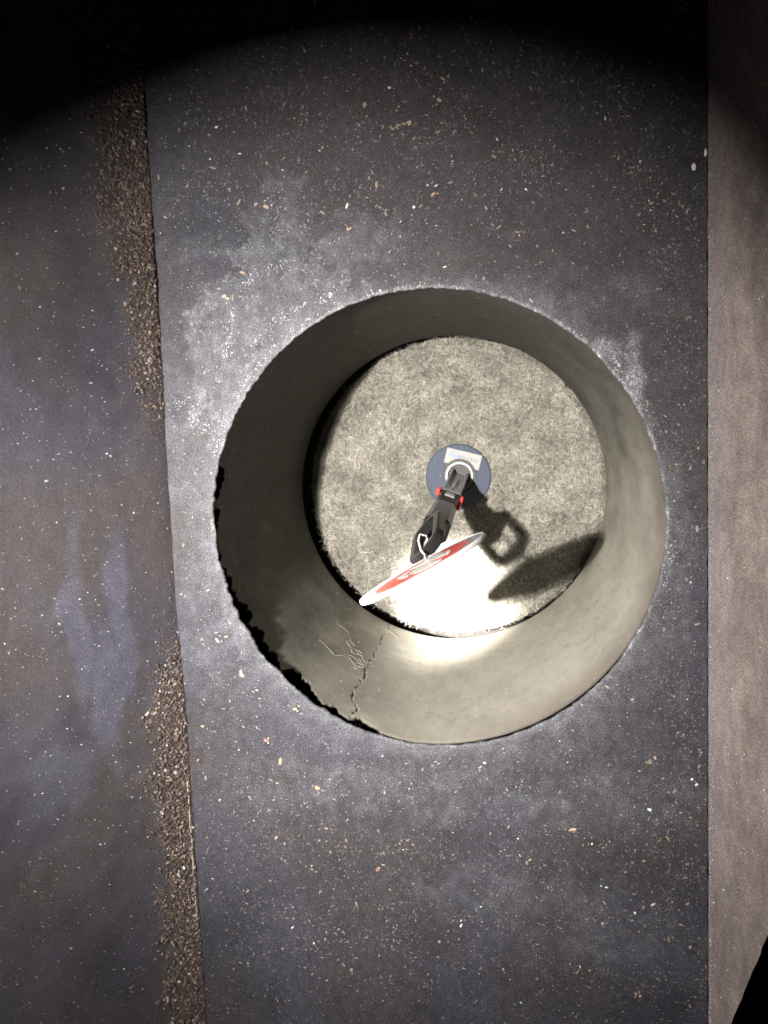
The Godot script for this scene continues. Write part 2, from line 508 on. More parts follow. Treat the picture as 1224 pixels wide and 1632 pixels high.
func build_plate() -> void:
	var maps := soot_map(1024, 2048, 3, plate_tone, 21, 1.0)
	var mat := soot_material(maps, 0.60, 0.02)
	var offs := [-1.0, -0.5, 0.0, 0.0008, 0.0022, 0.005, 0.010]
	var n := 1440
	var m := sheet(n, offs.size() + 6, func(i, j):
		var t: float = -TAU * i / n
		var r := hole_r(t)
		var d := Vector2(cos(t), sin(t))
		if j == 0:
			return Vector3(d.x * (r + 0.0006), 0.0034, d.y * (r + 0.0006))
		if j == 1:
			return Vector3(d.x * r, 0.0014, d.y * r)
		if j == 2:
			return Vector3(d.x * r, 0.0005, d.y * r)
		# distance to the plate's border in this direction
		var far := 9.0
		if d.x > 0.0001: far = minf(far, (PLATE_R + 0.0007 * nf.get_noise_2d(d.y / d.x * 14.0, 2.0)) / d.x)
		if d.x < -0.0001: far = minf(far, PLATE_L / d.x)
		if d.y > 0.0001: far = minf(far, Z1 / d.y)
		if d.y < -0.0001: far = minf(far, Z0 / d.y)
		var rr := 0.0
		if j < offs.size():
			rr = minf(r + offs[j], lerpf(r, far, 0.14 * (j - 2)))
		else:
			rr = lerpf(maxf(r, minf(r + 0.010, lerpf(r, far, 0.14 * 4))), far, float(j - offs.size() + 1) / 7.0)
		var lip: float = -0.0004 * exp(-pow((rr - r - 0.0016) / 0.0012, 2.0)) * (0.5 + 0.8 * nf.get_noise_2d(cos(t) * 60, sin(t) * 60))
		return Vector3(d.x * rr, lip, d.y * rr)
	, func(p, _i, _j): return Vector2((p.x - PLATE_L) / (PLATE_R - PLATE_L), (p.z - Z0) / (Z1 - Z0)))
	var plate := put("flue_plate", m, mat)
	plate.set_meta("kind", "structure")
	plate.set_meta("label", "soot grey plate overhead with a round hole cut through it")
	# tiny crystals and dust stuck to it; pale ones paint in specular glints
	var xf := [[], [], []]
	var cols := [[], [], []]
	var tries := 0
	var made := 0
	while made < 26000 and tries < 220000:
		tries += 1
		var x := rng.randf_range(PLATE_L + 0.001, PLATE_R - 0.001)
		var z := rng.randf_range(-0.335, 0.30)
		var e := Vector2(x, z).length() - hole_r(atan2(z, x))
		if e < 0.001:
			continue
		var rough := 0.9 * smoothstep(0.15, 0.19, z) + 0.8 * smoothstep(-0.12, -0.16, z) * smoothstep(-0.29, -0.24, z) + 0.9 * smoothstep(0.108, 0.122, x) + 0.35 * smoothstep(-0.06, 0.0, x) * smoothstep(0.13, 0.17, z)
		rough *= smoothstep(-0.150, -0.115, x)
		var dens := 0.16 + 0.55 * rough * clampf(0.55 + 1.3 * nz.get_noise_2d(x * 26 + 5, z * 26), 0.05, 1.6)
		dens += 0.4 * exp(-pow(e / 0.003, 2.0))
		if rng.randf() > dens:
			continue
		made += 1
		var s := minf(0.00023 * exp(rng.randfn(0.0, 0.5)), 0.0008)
		var k := rng.randi() % 3
		var stretch := rng.randf_range(0.9, 2.6)
		var b := Basis(Vector3.UP, rng.randf() * TAU).scaled_local(Vector3(s * stretch, s * 0.75, s))
		xf[k].append(Transform3D(b, Vector3(x, -s * 0.3, z)))
		var q := rng.randf()
		var c := Color(0.042, 0.040, 0.044)
		if q < 0.010:
			c = Color(0.44, 0.44, 0.44)
		elif q < 0.10:
			c = Color(0.17, 0.125, 0.075)
		elif q < 0.32:
			c = Color(0.115, 0.110, 0.112)
		cols[k].append(c * rng.randf_range(0.7, 1.2))
	var gm := vcol(0.5)
	# frothy mineral crusts along the edges of the stains and of the rim
	var crusts := [
		[Vector2(-0.1115, 0.0959), Vector2(-0.1107, 0.1096), Vector2(-0.1051, 0.1230), Vector2(-0.0972, 0.1360), Vector2(-0.0878, 0.1428), Vector2(-0.0765, 0.1430)],
		[Vector2(-0.0955, 0.1036), Vector2(-0.0824, 0.1141), Vector2(-0.0678, 0.1213), Vector2(-0.0501, 0.1262)],
		[Vector2(0.0880, 0.0890), Vector2(0.0964, 0.0799), Vector2(0.1058, 0.0674), Vector2(0.1120, 0.0548), Vector2(0.1148, 0.0448)],
		[Vector2(0.0960, 0.0850), Vector2(0.1050, 0.0760), Vector2(0.1110, 0.0640)],
		[Vector2(-0.1433, 0.0731), Vector2(-0.1326, 0.0656), Vector2(-0.1241, 0.0546)],
		[Vector2(-0.1240, 0.0368), Vector2(-0.1172, 0.0562), Vector2(-0.1006, 0.0834), Vector2(-0.0778, 0.1067), Vector2(-0.0479, 0.1215), Vector2(-0.0191, 0.1275), Vector2(0.0079, 0.1287)],
		[Vector2(0.1262, -0.0117), Vector2(0.1252, -0.0251), Vector2(0.1215, -0.0385)],
		[Vector2(-0.0821, 0.1816), Vector2(-0.0774, 0.1713), Vector2(-0.0797, 0.1616)],
	]
	var wide := [0.0026, 0.0028, 0.0030, 0.0026, 0.0035, 0.0012, 0.002, 0.004]
	for c in crusts.size():
		for i in [330, 260, 420, 260, 160, 420, 110, 120][c]:
			var f: float = rng.randf() * (crusts[c].size() - 1.001)
			var q: Vector2 = crusts[c][int(f)].lerp(crusts[c][int(f) + 1], f - int(f)) + Vector2(rng.randfn(), rng.randfn()) * 0.8 * wide[c] * (0.4 + absf(nz.get_noise_2d(f * 3.0, c)) * 2.2)
			if q.length() < hole_r(atan2(q.y, q.x)) + 0.0004:
				continue
			if nz.get_noise_2d(q.x * 110, q.y * 110) < -0.12:
				continue
			var s := 0.00019 * exp(rng.randfn(0.0, 0.4))
			xf[i % 3].append(Transform3D(Basis(Vector3.UP, rng.randf() * TAU).scaled_local(Vector3(s * 1.5, s * 0.8, s)), Vector3(q.x, -s * 0.3, q.y)))
			cols[i % 3].append(Color(0.25, 0.25, 0.275) * rng.randf_range(0.5, 1.3))
	for k in 3:
		scatter("grit", lump(50 + k, 0.7), gm, xf[k], cols[k], plate)
	# the larger flakes
	var white := [Vector2(0.1374, 0.1774), Vector2(0.1135, -0.1608), Vector2(0.0872, -0.2063), Vector2(0.0902, -0.2069), Vector2(0.0034, 0.1794), Vector2(0.0080, 0.1787), Vector2(-0.0040, 0.1688), Vector2(-0.0400, 0.1723), Vector2(0.1054, 0.2422), Vector2(0.0412, -0.2792), Vector2(0.0824, -0.1818), Vector2(-0.0030, 0.2399), Vector2(-0.0795, -0.2493), Vector2(0.0727, 0.1498), Vector2(0.1053, -0.2214), Vector2(0.0544, 0.1730), Vector2(-0.0149, 0.2301), Vector2(0.1383, -0.1459), Vector2(0.0083, -0.2337), Vector2(-0.1098, 0.2191), Vector2(-0.0977, 0.2042), Vector2(-0.0744, 0.1937)]
	var tan_ := [Vector2(-0.0937, -0.1369), Vector2(-0.0386, -0.2010), Vector2(-0.1109, 0.1295), Vector2(-0.0901, 0.1773), Vector2(-0.0842, 0.1751), Vector2(0.0111, 0.2213), Vector2(-0.0057, 0.2119), Vector2(-0.0027, 0.2038), Vector2(-0.0110, 0.2109), Vector2(0.0497, 0.1518), Vector2(0.0401, 0.1551), Vector2(-0.0392, 0.1601), Vector2(0.1076, -0.2706), Vector2(0.0317, -0.2594), Vector2(-0.0024, 0.2538), Vector2(0.0062, 0.1744), Vector2(-0.0141, 0.2096), Vector2(-0.0286, 0.2226), Vector2(-0.0236, 0.1816), Vector2(0.1138, -0.1340), Vector2(0.1268, -0.1498), Vector2(0.0719, -0.1737), Vector2(0.0484, -0.1923), Vector2(-0.1013, -0.1249), Vector2(-0.1053, -0.0948), Vector2(-0.1142, -0.0855), Vector2(-0.1222, -0.0631), Vector2(-0.1367, -0.0642), Vector2(-0.1323, -0.1620), Vector2(-0.0990, -0.1843), Vector2(-0.0244, -0.1836), Vector2(-0.0575, -0.2647), Vector2(-0.0047, -0.2441), Vector2(-0.0684, -0.1775), Vector2(-0.0834, -0.1059), Vector2(-0.0728, -0.1528)]
	var wm := [std(Color(0.52, 0.50, 0.47), 0.5), std(Color(0.34, 0.41, 0.40), 0.5)]
	var tm := [std(Color(0.25, 0.18, 0.11), 0.6), std(Color(0.19, 0.145, 0.095), 0.6), std(Color(0.14, 0.085, 0.06), 0.7)]
	var lumps := [lump(1, 0.5), lump(2, 0.4), lump(3, 0.5), lump(4, 0.35)]
	for set_ in [[white, wm, 0.00075], [tan_, tm, 0.0011]]:
		for i in set_[0].size():
			var q: Vector2 = set_[0][i]
			var many := 1 if set_[0] == white else rng.randi_range(1, 4)
			for k in many:
				var o := put("flake", lumps[rng.randi() % 4], set_[1][rng.randi() % set_[1].size()], plate)
				var s: float = set_[2] * rng.randf_range(0.65, 1.25) * (1.5 if i < 2 else 1.0) * (0.6 if k else 1.0)
				var w := Vector2(rng.randfn(), rng.randfn()) * (0.0016 if k else 0.0)
				o.transform = Transform3D(Basis(Vector3.UP, rng.randf() * TAU).scaled_local(Vector3(s * rng.randf_range(1.0, 1.9), s * 0.7, s * rng.randf_range(0.6, 1.0))), Vector3(q.x + w.x, -s * 0.2, q.y + w.y))
	var el := put("flake", lumps[1], wm[0], plate)
	el.transform = Transform3D(Basis(Vector3.UP, 0.05).scaled_local(Vector3(0.0009, 0.0009, 0.0027)), Vector3(0.1432, -0.0008, 0.1833))

func build_left_wall() -> void:
	# slopes down and outward from the plate's left edge
	var dir := Vector3(-cos(deg_to_rad(52.0)), -sin(deg_to_rad(52.0)), 0)
	var out_ := Vector3(-dir.y, dir.x, 0)            # towards the room
	var corner := Vector3(PLATE_L, 0, 0)
	var at := func(s: float, z: float) -> Vector3:
		var bow := 0.0016 * nz.get_noise_2d(3.0, z * 14) + 0.002 * sin(z * 5.0 + 0.6)
		return corner + Vector3(bow, 0, 0) * smoothstep(0.0, 0.004, s) + dir * s + Vector3(0, 0, z) + out_ * (0.0006 * nz.get_noise_2d(s * 50, z * 50) + 0.0016 * grit_here(s, z))
	var maps := soot_map(512, 1536, 3, left_tone, 77, 0.45)
	var mat := soot_material(maps, 0.66, 0.022)
	var m := sheet(60, 260, func(i, j):
		var s: float = 0.2 * (1.0 - float(i) / 60.0) - 0.001
		return at.call(s, lerpf(Z0, Z1, j / 260.0))
	, func(_p, i, j): return Vector2(i / 60.0, j / 260.0))
	var wall := put("left_wall", m, mat)
	wall.set_meta("kind", "structure")
	wall.set_meta("label", "sooty sloping wall left of the plate, gritty along the corner")
	# the grit itself
	var xf := [[], [], []]
	var cols := [[], [], []]
	var made := 0
	var tries := 0
	while made < 12500 and tries < 200000:
		tries += 1
		var z := rng.randf_range(-0.335, 0.29)
		var s := absf(rng.randfn(0.0, 0.017)) if rng.randf() < 0.86 else rng.randf_range(0.0, 0.12)
		var g := grit_here(s, z)
		if rng.randf() > g + 0.05:
			continue
		made += 1
		var r := minf(0.00056 * exp(rng.randfn(0.0, 0.55)), 0.0014) * (1.0 if g > 0.3 else 0.6)
		var b := Basis(Quaternion(Vector3(rng.randfn(), rng.randfn(), rng.randfn()).normalized(), rng.randf() * TAU)).scaled_local(Vector3(r * rng.randf_range(0.8, 1.6), r, r))
		var k := rng.randi() % 3
		xf[k].append(Transform3D(b, at.call(s, z) + out_ * r * 0.2))
		var q := rng.randf()
		var c := Color(0.027, 0.0170, 0.0135)
		if q < 0.025:
			c = Color(0.12, 0.088, 0.06)
		elif q < 0.055:
			c = Color(0.15, 0.142, 0.138)
		elif q < 0.35:
			c = Color(0.050, 0.034, 0.026)
		cols[k].append(c * rng.randf_range(0.6, 1.3))
	for k in 3:
		scatter("grit", lump(80 + k, 0.85), vcol(0.55), xf[k], cols[k], wall)
	# a thin pale ridge along the corner, low down
	var bead := []
	for i in 40:
		var z := lerpf(-0.150, -0.240, i / 39.0)
		bead.append(at.call(0.0012 + 0.0004 * nf.get_noise_2d(z * 120, 3.0), z) + out_ * (0.0002 + 0.0003 * nf.get_noise_2d(z * 220, 8.0)))
	var st := begin()
	tube(st, bead, 0.00055, 0.0004, 6)
	put("pale_ridge", finish(st), std(Color(0.17, 0.14, 0.11), 0.6), wall)
	# loose bright dust over the rest of the slope
	xf = []
	cols = []
	for i in 3000:
		var z := rng.randf_range(-0.335, 0.28)
		var s := rng.randf_range(0.02, 0.15)
		var r := 0.00017 * exp(rng.randfn(0.0, 0.45))
		xf.append(Transform3D(Basis(out_, rng.randf_range(-0.5, 0.5)).scaled_local(Vector3(r * 2.4, r * 1.2, r)), at.call(s, z) + out_ * r * 0.3))
		cols.append((Color(0.28, 0.27, 0.265) if rng.randf() < 0.14 else Color(0.10, 0.092, 0.094)) * rng.randf_range(0.7, 1.2))
	scatter("dust", lump(90, 0.8), vcol(0.45), xf, cols, wall)

func build_right_wall() -> void:
	# steeper, browner wall; its foot is cut away in a curve low down
	var dir := Vector3(cos(deg_to_rad(70.0)), -sin(deg_to_rad(70.0)), 0)
	var out_ := Vector3(dir.y, -dir.x, 0)
	var corner := Vector3(PLATE_R + 0.0009, 0, 0)
	var maps := soot_map(384, 1536, 3, right_tone, 133, 0.65)
	var mat := soot_material(maps, 0.7, 0.02)
	var edge := func(z: float) -> float:
		if z < -0.15:
			return maxf(0.0485 - 0.41 * (-0.200 - z) + 0.8 * pow(maxf(0.0, z + 0.2), 1.0), 0.004) + 0.0006 * nf.get_noise_2d(z * 90, 2.0)
		return 0.1
	var m := sheet(40, 300, func(i, j):
		var z: float = lerpf(Z0, Z1, j / 300.0)
		var s: float = minf(edge.call(z), 0.1) * i / 40.0 - 0.001
		return corner + dir * s + Vector3(0, 0, z) + out_ * 0.0004 * nz.get_noise_2d(s * 50, z * 50)
	, func(p, _i, _j): return Vector2((corner.y - p.y) / -dir.y / 0.1, (p.z - Z0) / (Z1 - Z0)))
	var wall := put("right_wall", m, mat)
	wall.set_meta("kind", "structure")
	wall.set_meta("label", "brown sooty steep wall right of the plate")
	var xf := []
	var cols := []
	for i in 3000:
		var z := rng.randf_range(-0.30, 0.28)
		var s := rng.randf_range(0.0, 0.06) if i % 3 else absf(rng.randfn(0.0, 0.0018))
		if s > edge.call(z) - 0.001:
			continue
		var r := 0.00016 * exp(rng.randfn(0.0, 0.45))
		xf.append(Transform3D(Basis.from_scale(Vector3(r, r * 1.5, r)), corner + dir * s + Vector3(0, 0, z) + out_ * r * 0.3))
		cols.append((Color(0.55, 0.54, 0.53) if rng.randf() < 0.2 else Color(0.26, 0.22, 0.20)) * rng.randf_range(0.7, 1.2))
	scatter("dust", lump(91, 0.8), vcol(0.45), xf, cols, wall)

func seam_angle(y: float) -> float:
	return deg_to_rad(-115.8 + 1.2 * nf.get_noise_2d(y * 40, 3.0) + (2.5 * smoothstep(0.045, 0.03, y)))

func build_collar() -> void:
	# the round pipe above the plate; a hairline seam runs up its near side
	var n := 1440
	var ny := 130
	var Y0 := 0.0045
	var Y1 := 0.232
	var thick := 0.0022
	# the pipe's lower end is chipped short along the lower left, leaving a black gap over the plate
	var foot := func(t: float) -> float:
		var dg := wrapf(rad_to_deg(t), -270, 90)
		var a := 0.027 * exp(-pow((dg + 153.0) / 15.0, 2.0)) + 0.017 * exp(-pow((dg + 127.0) / 12.0, 2.0)) + 0.012 * exp(-pow((dg + 182.0) / 12.0, 2.0)) + 0.007 * exp(-pow((dg + 109.0) / 7.0, 2.0)) + 0.014 * exp(-pow((dg + 194.0) / 9.0, 2.0))
		a *= 1.0 + 0.75 * nf.get_noise_2d(cos(t) * 9, sin(t) * 9) + 0.22 * nf.get_noise_2d(cos(t) * 21, sin(t) * 21)
		return Y0 + maxf(a, 0.0)
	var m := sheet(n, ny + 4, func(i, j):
		var t: float = -TAU * i / n
		var r := COL_R
		var y := 0.0
		if j < 2:
			y = foot.call(t) + 0.02 * (1 - j)
			r = COL_R + thick
			if j == 1: y = foot.call(t)
		elif j > ny + 2:
			y = Y1 - 0.02 * (j - ny - 3)
			r = COL_R + thick
		else:
			y = lerpf(foot.call(t), Y1, float(j - 2) / ny)
			var d := wrapf(t - seam_angle(y), -PI, PI) * COL_R
			var open := smoothstep(0.0, 0.5, nf.get_noise_2d(y * 90, 12.0) + 0.28)
			r += 0.0016 * open * exp(-pow(d / 0.00055, 2.0))
			r += 0.0008 * exp(-pow(wrapf(t + deg_to_rad(148.0), -PI, PI) / 0.62, 2.0)) * smoothstep(0.10, 0.0, y)
			r += 0.00022 * nz.get_noise_3d(cos(t) * 5, y * 40, sin(t) * 5)
		return COL_C + Vector3(cos(t) * r, y, sin(t) * r)
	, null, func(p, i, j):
		var t: float = -TAU * i / n
		var y: float = p.y
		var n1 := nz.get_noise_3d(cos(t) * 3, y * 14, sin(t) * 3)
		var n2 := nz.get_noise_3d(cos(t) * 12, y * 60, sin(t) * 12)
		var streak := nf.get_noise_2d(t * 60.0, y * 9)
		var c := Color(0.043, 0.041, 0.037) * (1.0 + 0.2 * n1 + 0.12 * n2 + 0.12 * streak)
		var painted_glow := smoothstep(-0.35, 0.95, 0.28 * n1 + 0.06 * n2 - 0.65 * sin(t) + 0.35 * cos(t))  # hotspot glow below and right, shade upper left, painted into the colour
		c = c.lerp(Color(0.245, 0.231, 0.198) * (1.0 + 0.10 * n2 + 0.06 * streak), painted_glow)
		# brown tinge near the plate on the right side, pale dust in patches
		c = c.lerp(Color(0.085, 0.068, 0.058), 0.7 * smoothstep(0.05, 0.0, y) * smoothstep(-0.2, 0.6, cos(t)))
		c = c.lerp(Color(0.12, 0.115, 0.104), 0.5 * smoothstep(0.25, 0.6, nz.get_noise_3d(cos(t) * 22, y * 100, sin(t) * 22)))
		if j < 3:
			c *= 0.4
		var d := wrapf(t - seam_angle(y), -PI, PI) * COL_R
		var open := smoothstep(0.0, 0.5, nf.get_noise_2d(y * 90, 12.0) + 0.28)
		return c.lerp(Color(0.025, 0.022, 0.020), 0.8 * open * exp(-pow(d / 0.0005, 2.0)))
	)
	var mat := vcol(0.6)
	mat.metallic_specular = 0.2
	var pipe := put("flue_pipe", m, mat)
	pipe.set_meta("label", "dark grey flue pipe rising from the hole, with a cracked seam on its lower side")
	pipe.set_meta("category", "pipe")
	var xf := [[], []]
	var cols := [[], []]
	for i in 6000:
		var t := rng.randf() * TAU
		var y := rng.randf_range(0.006, 0.23)
		var low := smoothstep(0.5, -0.9, sin(t))
		if rng.randf() > 0.15 + 0.85 * low * (0.6 + nz.get_noise_2d(t * 6, y * 30)):
			continue
		var r := 0.00015 * exp(rng.randfn(0.0, 0.4))
		var inward := Vector3(-cos(t), 0, -sin(t))
		var b := Basis(Vector3.UP.cross(inward), Vector3.UP, inward) * Basis(Vector3(0, 0, 1), rng.randf() * TAU)
		xf[i % 2].append(Transform3D(b.scaled_local(Vector3(r * rng.randf_range(1, 2.5), r, r * 0.7)), COL_C + Vector3(cos(t), 0, sin(t)) * (COL_R - r * 0.2) + Vector3(0, y, 0)))
		cols[i % 2].append(Color(0.30, 0.285, 0.25) * rng.randf_range(0.5, 1.2))
	for k in 2:
		scatter("dust", lump(95 + k, 0.8), vcol(0.6), xf[k], cols[k], pipe)

func build_upper_pipe() -> void:
	# wider length of flue above the collar that holds the felt
	var n := 180
	var prof := [Vector2(0.1300, 0.2325), Vector2(0.1385, 0.2325), Vector2(0.1385, 0.30), Vector2(0.0, 0.30)]
	var m := sheet(n, 3, func(i, j):
		var t: float = -TAU * i / n
		return Vector3(COL_C.x + cos(t) * prof[j].x, prof[j].y, COL_C.z + sin(t) * prof[j].x))
	var o := put("upper_flue", m, std(Color(0.02, 0.018, 0.016), 0.9))
	o.set_meta("label", "black upper flue around the felt disc, seen only in the gap on its left")
	o.set_meta("category", "flue")

func fibre_mesh(seed_: int, length: float, curl: float) -> ArrayMesh:
	var r := RandomNumberGenerator.new()
	r.seed = seed_
	var pts := []
	var a := 0.0
	var p := Vector3(-length * 0.5, -0.0003, 0)
	var steps := 9
	var bend := r.randfn(0.0, curl)
	for i in steps + 1:
		pts.append(p + Vector3(0, 0.0013 * sin(PI * i / steps), 0))
		a += bend + r.randfn(0.0, curl * 0.8)
		p += Vector3(cos(a), 0, sin(a)) * length / steps
	var st := begin()
	tube(st, pts, 0.00012, 0.00009, 3)
	return finish(st)

func build_plug() -> void:
	var plug := thing("chimney_plug", "grey wool felt chimney plug with black hanging handle, wedged in the flue", "chimney plug", Vector3(0, 0.243, 0))
	var up := -plug.position                       # parts are laid out in world places
	# --- felt disc
	var fc := Vector3(0.0012, 0, 0.0022)
	var n := 360
	var felt := std(Color(1, 1, 1), 0.95)
	felt.vertex_color_use_as_albedo = true
	felt.rim_enabled = true
	felt.rim = 0.25
	var rr := func(t: float) -> float:
		return 0.1262 + 0.0010 * nf.get_noise_2d(cos(t) * 9, sin(t) * 9) + 0.0007 * nf.get_noise_2d(cos(t) * 50, sin(t) * 50) - 0.0032 * exp(-pow(wrapf(t - deg_to_rad(41.0), -PI, PI) / 0.022, 2.0))
	var rows := 110
	var m := sheet(n, rows + 3, func(i, j):
		var t: float = -TAU * i / n
		var R: float = rr.call(t)
		if j > rows:
			return up + fc + Vector3(cos(t) * R, [0.2465, 0.262, 0.268][j - rows - 1], sin(t) * R) * Vector3(1, 1, 1)
		var f := float(j) / rows
		var r := R * f
		var x := cos(t) * r
		var z := sin(t) * r
		var y := 0.243 + 0.0006 * nz.get_noise_2d(x * 40, z * 40) + 0.0009 * nz.get_noise_2d(x * 190, z * 190) + 0.0035 * pow(smoothstep(0.93, 1.0, f), 2.0)
		# a bruised crease close to the left edge
		var e := R - r
		if cos(t) < -0.4:
			y += 0.0018 * exp(-pow((e - 0.0085 - 0.002 * nf.get_noise_2d(sin(t) * 8, 1.0)) / 0.0009, 2.0)) * smoothstep(-0.4, -0.7, cos(t)) * smoothstep(0.35, 0.1, sin(t)) * (0.6 + nf.get_noise_2d(sin(t) * 16, 4.0))
		return up + fc + Vector3(x, y, z)
	, null, func(p, _i, _j):
		var k := nz.get_noise_2d(p.x * 30, p.z * 30)
		var g := nf.get_noise_2d(p.x * 320, p.z * 320)
		return Color(0.200, 0.189, 0.160) * (1.0 + 0.35 * k + 0.75 * g))
	var disc := put("wool_disc", m, felt, plug)
	var fm := vcol(0.8)
	fm.rim_enabled = true
	fm.rim = 0.2
	for k in 6:
		var xf := []
		var cols := []
		var mesh := fibre_mesh(300 + k, [0.004, 0.005, 0.006, 0.007, 0.009, 0.014][k], [0.05, 0.16, 0.10, 0.22, 0.12, 0.26][k])
		for i in [16000, 15000, 11000, 7000, 3500, 700][k]:
			var t := rng.randf() * TAU
			var edge := rng.randf() < 0.02
			var r: float = 0.1262 * sqrt(rng.randf()) if not edge else rr.call(t) + rng.randfn(-0.0008, 0.0010)
			if r > rr.call(t) - 0.001 and not edge:
				continue
			var b := Basis(Vector3.UP, rng.randf() * TAU) * Basis(Vector3.RIGHT, rng.randfn(PI, 0.5)) * Basis(Vector3(0, 0, 1), rng.randfn(0.0, 0.13))
			b = b.scaled_local(Vector3.ONE * rng.randf_range(0.55, 1.1))
			var lift := 0.0003 + 0.0004 * rng.randf() + (0.0022 * pow(smoothstep(0.93, 1.0, r / 0.1262), 2.0) * -1.0)
			xf.append(Transform3D(b, up + fc + Vector3(cos(t) * r, 0.2428 - lift, sin(t) * r)))
			var q := rng.randf()
			var tone := 1.0 + 0.7 * nz.get_noise_2d(cos(t) * r * 28, sin(t) * r * 34)
			var c := Color(0.34, 0.322, 0.275)
			if q < 0.30:
				c = Color(0.060, 0.053, 0.044)
			elif q < 0.52:
				c = Color(0.15, 0.138, 0.115)
			elif q > 0.86:
				c = Color(0.63, 0.60, 0.51)
			cols.append(c * tone * rng.randf_range(0.8, 1.2))
		scatter("wool_fibre", mesh, fm, xf, cols, disc)
	# --- backing disc, its collar and the sticker
	var dc := Vector3(0.0033, 0, 0.0118)
	var slate := std(Color(0.055, 0.065, 0.090), 0.6)
	slate.metallic_specular = 0.2
	var st := begin()
	turned(st, up + dc, [Vector2(0.0, 0.2385), Vector2(0.012, 0.2385), Vector2(0.0268, 0.2402), Vector2(0.0278, 0.2412), Vector2(0.0278, 0.2428), Vector2(0.0, 0.2430)], 96)
	var back := put("backing_disc", finish(st), slate, plug)
	st = begin()
	turned(st, up + dc + Vector3(0.0012, 0, 0.001), [Vector2(0.0088, 0.2384), Vector2(0.0098, 0.2362), Vector2(0.0118, 0.2362), Vector2(0.0124, 0.2384)], 64)
	put("socket_ring", finish(st), std(Color(0.09, 0.09, 0.095), 0.35), back)
	st = begin()
	turned(st, up + dc + Vector3(0.0012, 0, 0.001), [Vector2(0.0, 0.2379), Vector2(0.0142, 0.2381), Vector2(0.0145, 0.2388)], 64)
	put("socket", finish(st), std(Color(0.012, 0.012, 0.012), 0.6), back)
	# sticker lies on the disc's upper part
	var a := deg_to_rad(-15.5)
	var su := Vector3(cos(a), 0, sin(a))
	var sv := Vector3(-sin(a), 0, cos(a))
	var sn := Vector3(0, -1, 0)
	var so := up + Vector3(0.0080, 0.2388, 0.0268)
	st = begin()
	var rect := PackedVector2Array([Vector2(-0.0150, -0.0064), Vector2(0.0150, -0.0064), Vector2(0.0150, 0.0064), Vector2(-0.0150, 0.0064)])
	plaque(st, rect, so, su, sv, sn, 0.0006)
	var paper := std(Color(0.26, 0.258, 0.248), 0.8)
	var label := put("sticker", finish(st), paper, plug)
	var font := SystemFont.new()
	font.font_names = PackedStringArray(["Droid Sans"])
	var words := [["Flue", Color(0.05, 0.18, 0.50), -0.0122, 0.0002, 0.0105], ["blocker", Color(0.10, 0.11, 0.12), -0.0039, 0.0002, 0.0170]]
	for w in words:
		var tm := TextMesh.new()
		tm.font = font
		tm.text = w[0]
		tm.font_size = 24
		tm.pixel_size = 0.00022
		tm.depth = 0.0003
		tm.horizontal_alignment = HORIZONTAL_ALIGNMENT_LEFT
		var o := put("lettering", tm, std(w[1], 0.6), label)
		var bs := Basis(su, sv, sn)
		o.transform = Transform3D(bs, so + sn * 0.0007 + su * w[2] + sv * 0.0012)
	for q in [[-0.0122, -0.0040, Color(0.55, 0.22, 0.16)], [-0.0036, 0.0118, Color(0.25, 0.25, 0.25)]]:
		st = begin()
		plaque(st, PackedVector2Array([Vector2(q[0], -0.0031), Vector2(q[1], -0.0031), Vector2(q[1], -0.0024), Vector2(q[0], -0.0024)]), so + sn * 0.0006, su, sv, sn, 0.0001)
		put("small_print", finish(st), std(q[2], 0.6), label)

	# --- the handle: channel bar, neck, long loop
	var bright := std(Color(0.16, 0.16, 0.165), 0.22)
	var gloss := std(Color(0.010, 0.010, 0.0105), 0.14)
	gloss.metallic_specular = 0.3
	var greyp := std(Color(0.20, 0.20, 0.206), 0.16)
	var P0 := up + Vector3(0.0045, 0.2380, 0.0128)
	var P1 := up + Vector3(-0.0006, 0.1760, -0.0002)
	var P2 := up + Vector3(-0.0040, 0.1480, -0.0088)
	var wd := Vector3(0.93, 0, -0.36).normalized()
	var d01 := (P1 - P0).normalized()
	var wv := (wd - d01 * wd.dot(d01)).normalized()
	var th := d01.cross(wv)                         # thickness direction
	if th.z < 0: th = -th
	st = begin()
	bar(st, P0, P1, wd, 0.0060, 0.0016, 0.0060, 0.0016)
	put("handle_web", finish(st), greyp, plug)
	for s in [-1.0, 1.0]:
		st = begin()
		bar(st, P0 + wv * s * 0.0064, P1 + wv * s * 0.0064, wd, 0.0011, 0.0048, 0.0011, 0.0048)
		put("handle_flange", finish(st), bright, plug)
	st = begin()
	bar(st, P0.lerp(P1, 0.45), P0.lerp(P1, 0.98), wd, 0.0008, 0.0036, 0.0008, 0.0036, 0.0003)
	put("handle_rib", finish(st), greyp, plug)
	st = begin()
	bar(st, P0.lerp(P1, 0.93), P0.lerp(P1, 1.06), wd, 0.0080, 0.0056, 0.0082, 0.0058, 0.0014)
	put("handle_end", finish(st), greyp, plug)
	# red locking pin, seen on both sides of the neck
	var red := std(Color(0.62, 0.035, 0.022), 0.4)
	var PR := P0.lerp(P1, 1.10)
	st = begin()
	bar(st, PR - wv * 0.0110 + th * 0.004, PR - wv * 0.0082 + th * 0.004, th, 0.0028, 0.0024, 0.0028, 0.0024)
	put("red_pin", finish(st), red, plug)
	st = begin()
	bar(st, PR + wv * 0.0082, PR + wv * 0.0104, th, 0.0056, 0.0024, 0.0056, 0.0024)
	put("red_pin", finish(st), red, plug)
	# neck with a recess
	st = begin()
	bar(st, P0.lerp(P1, 1.04), P2, wd, 0.0088, 0.0062, 0.0070, 0.0066, 0.0016)
	var neck := put("handle_neck", finish(st), gloss, plug)
	st = begin()
	var pc := P1.lerp(P2, 0.35) + th * 0.0062
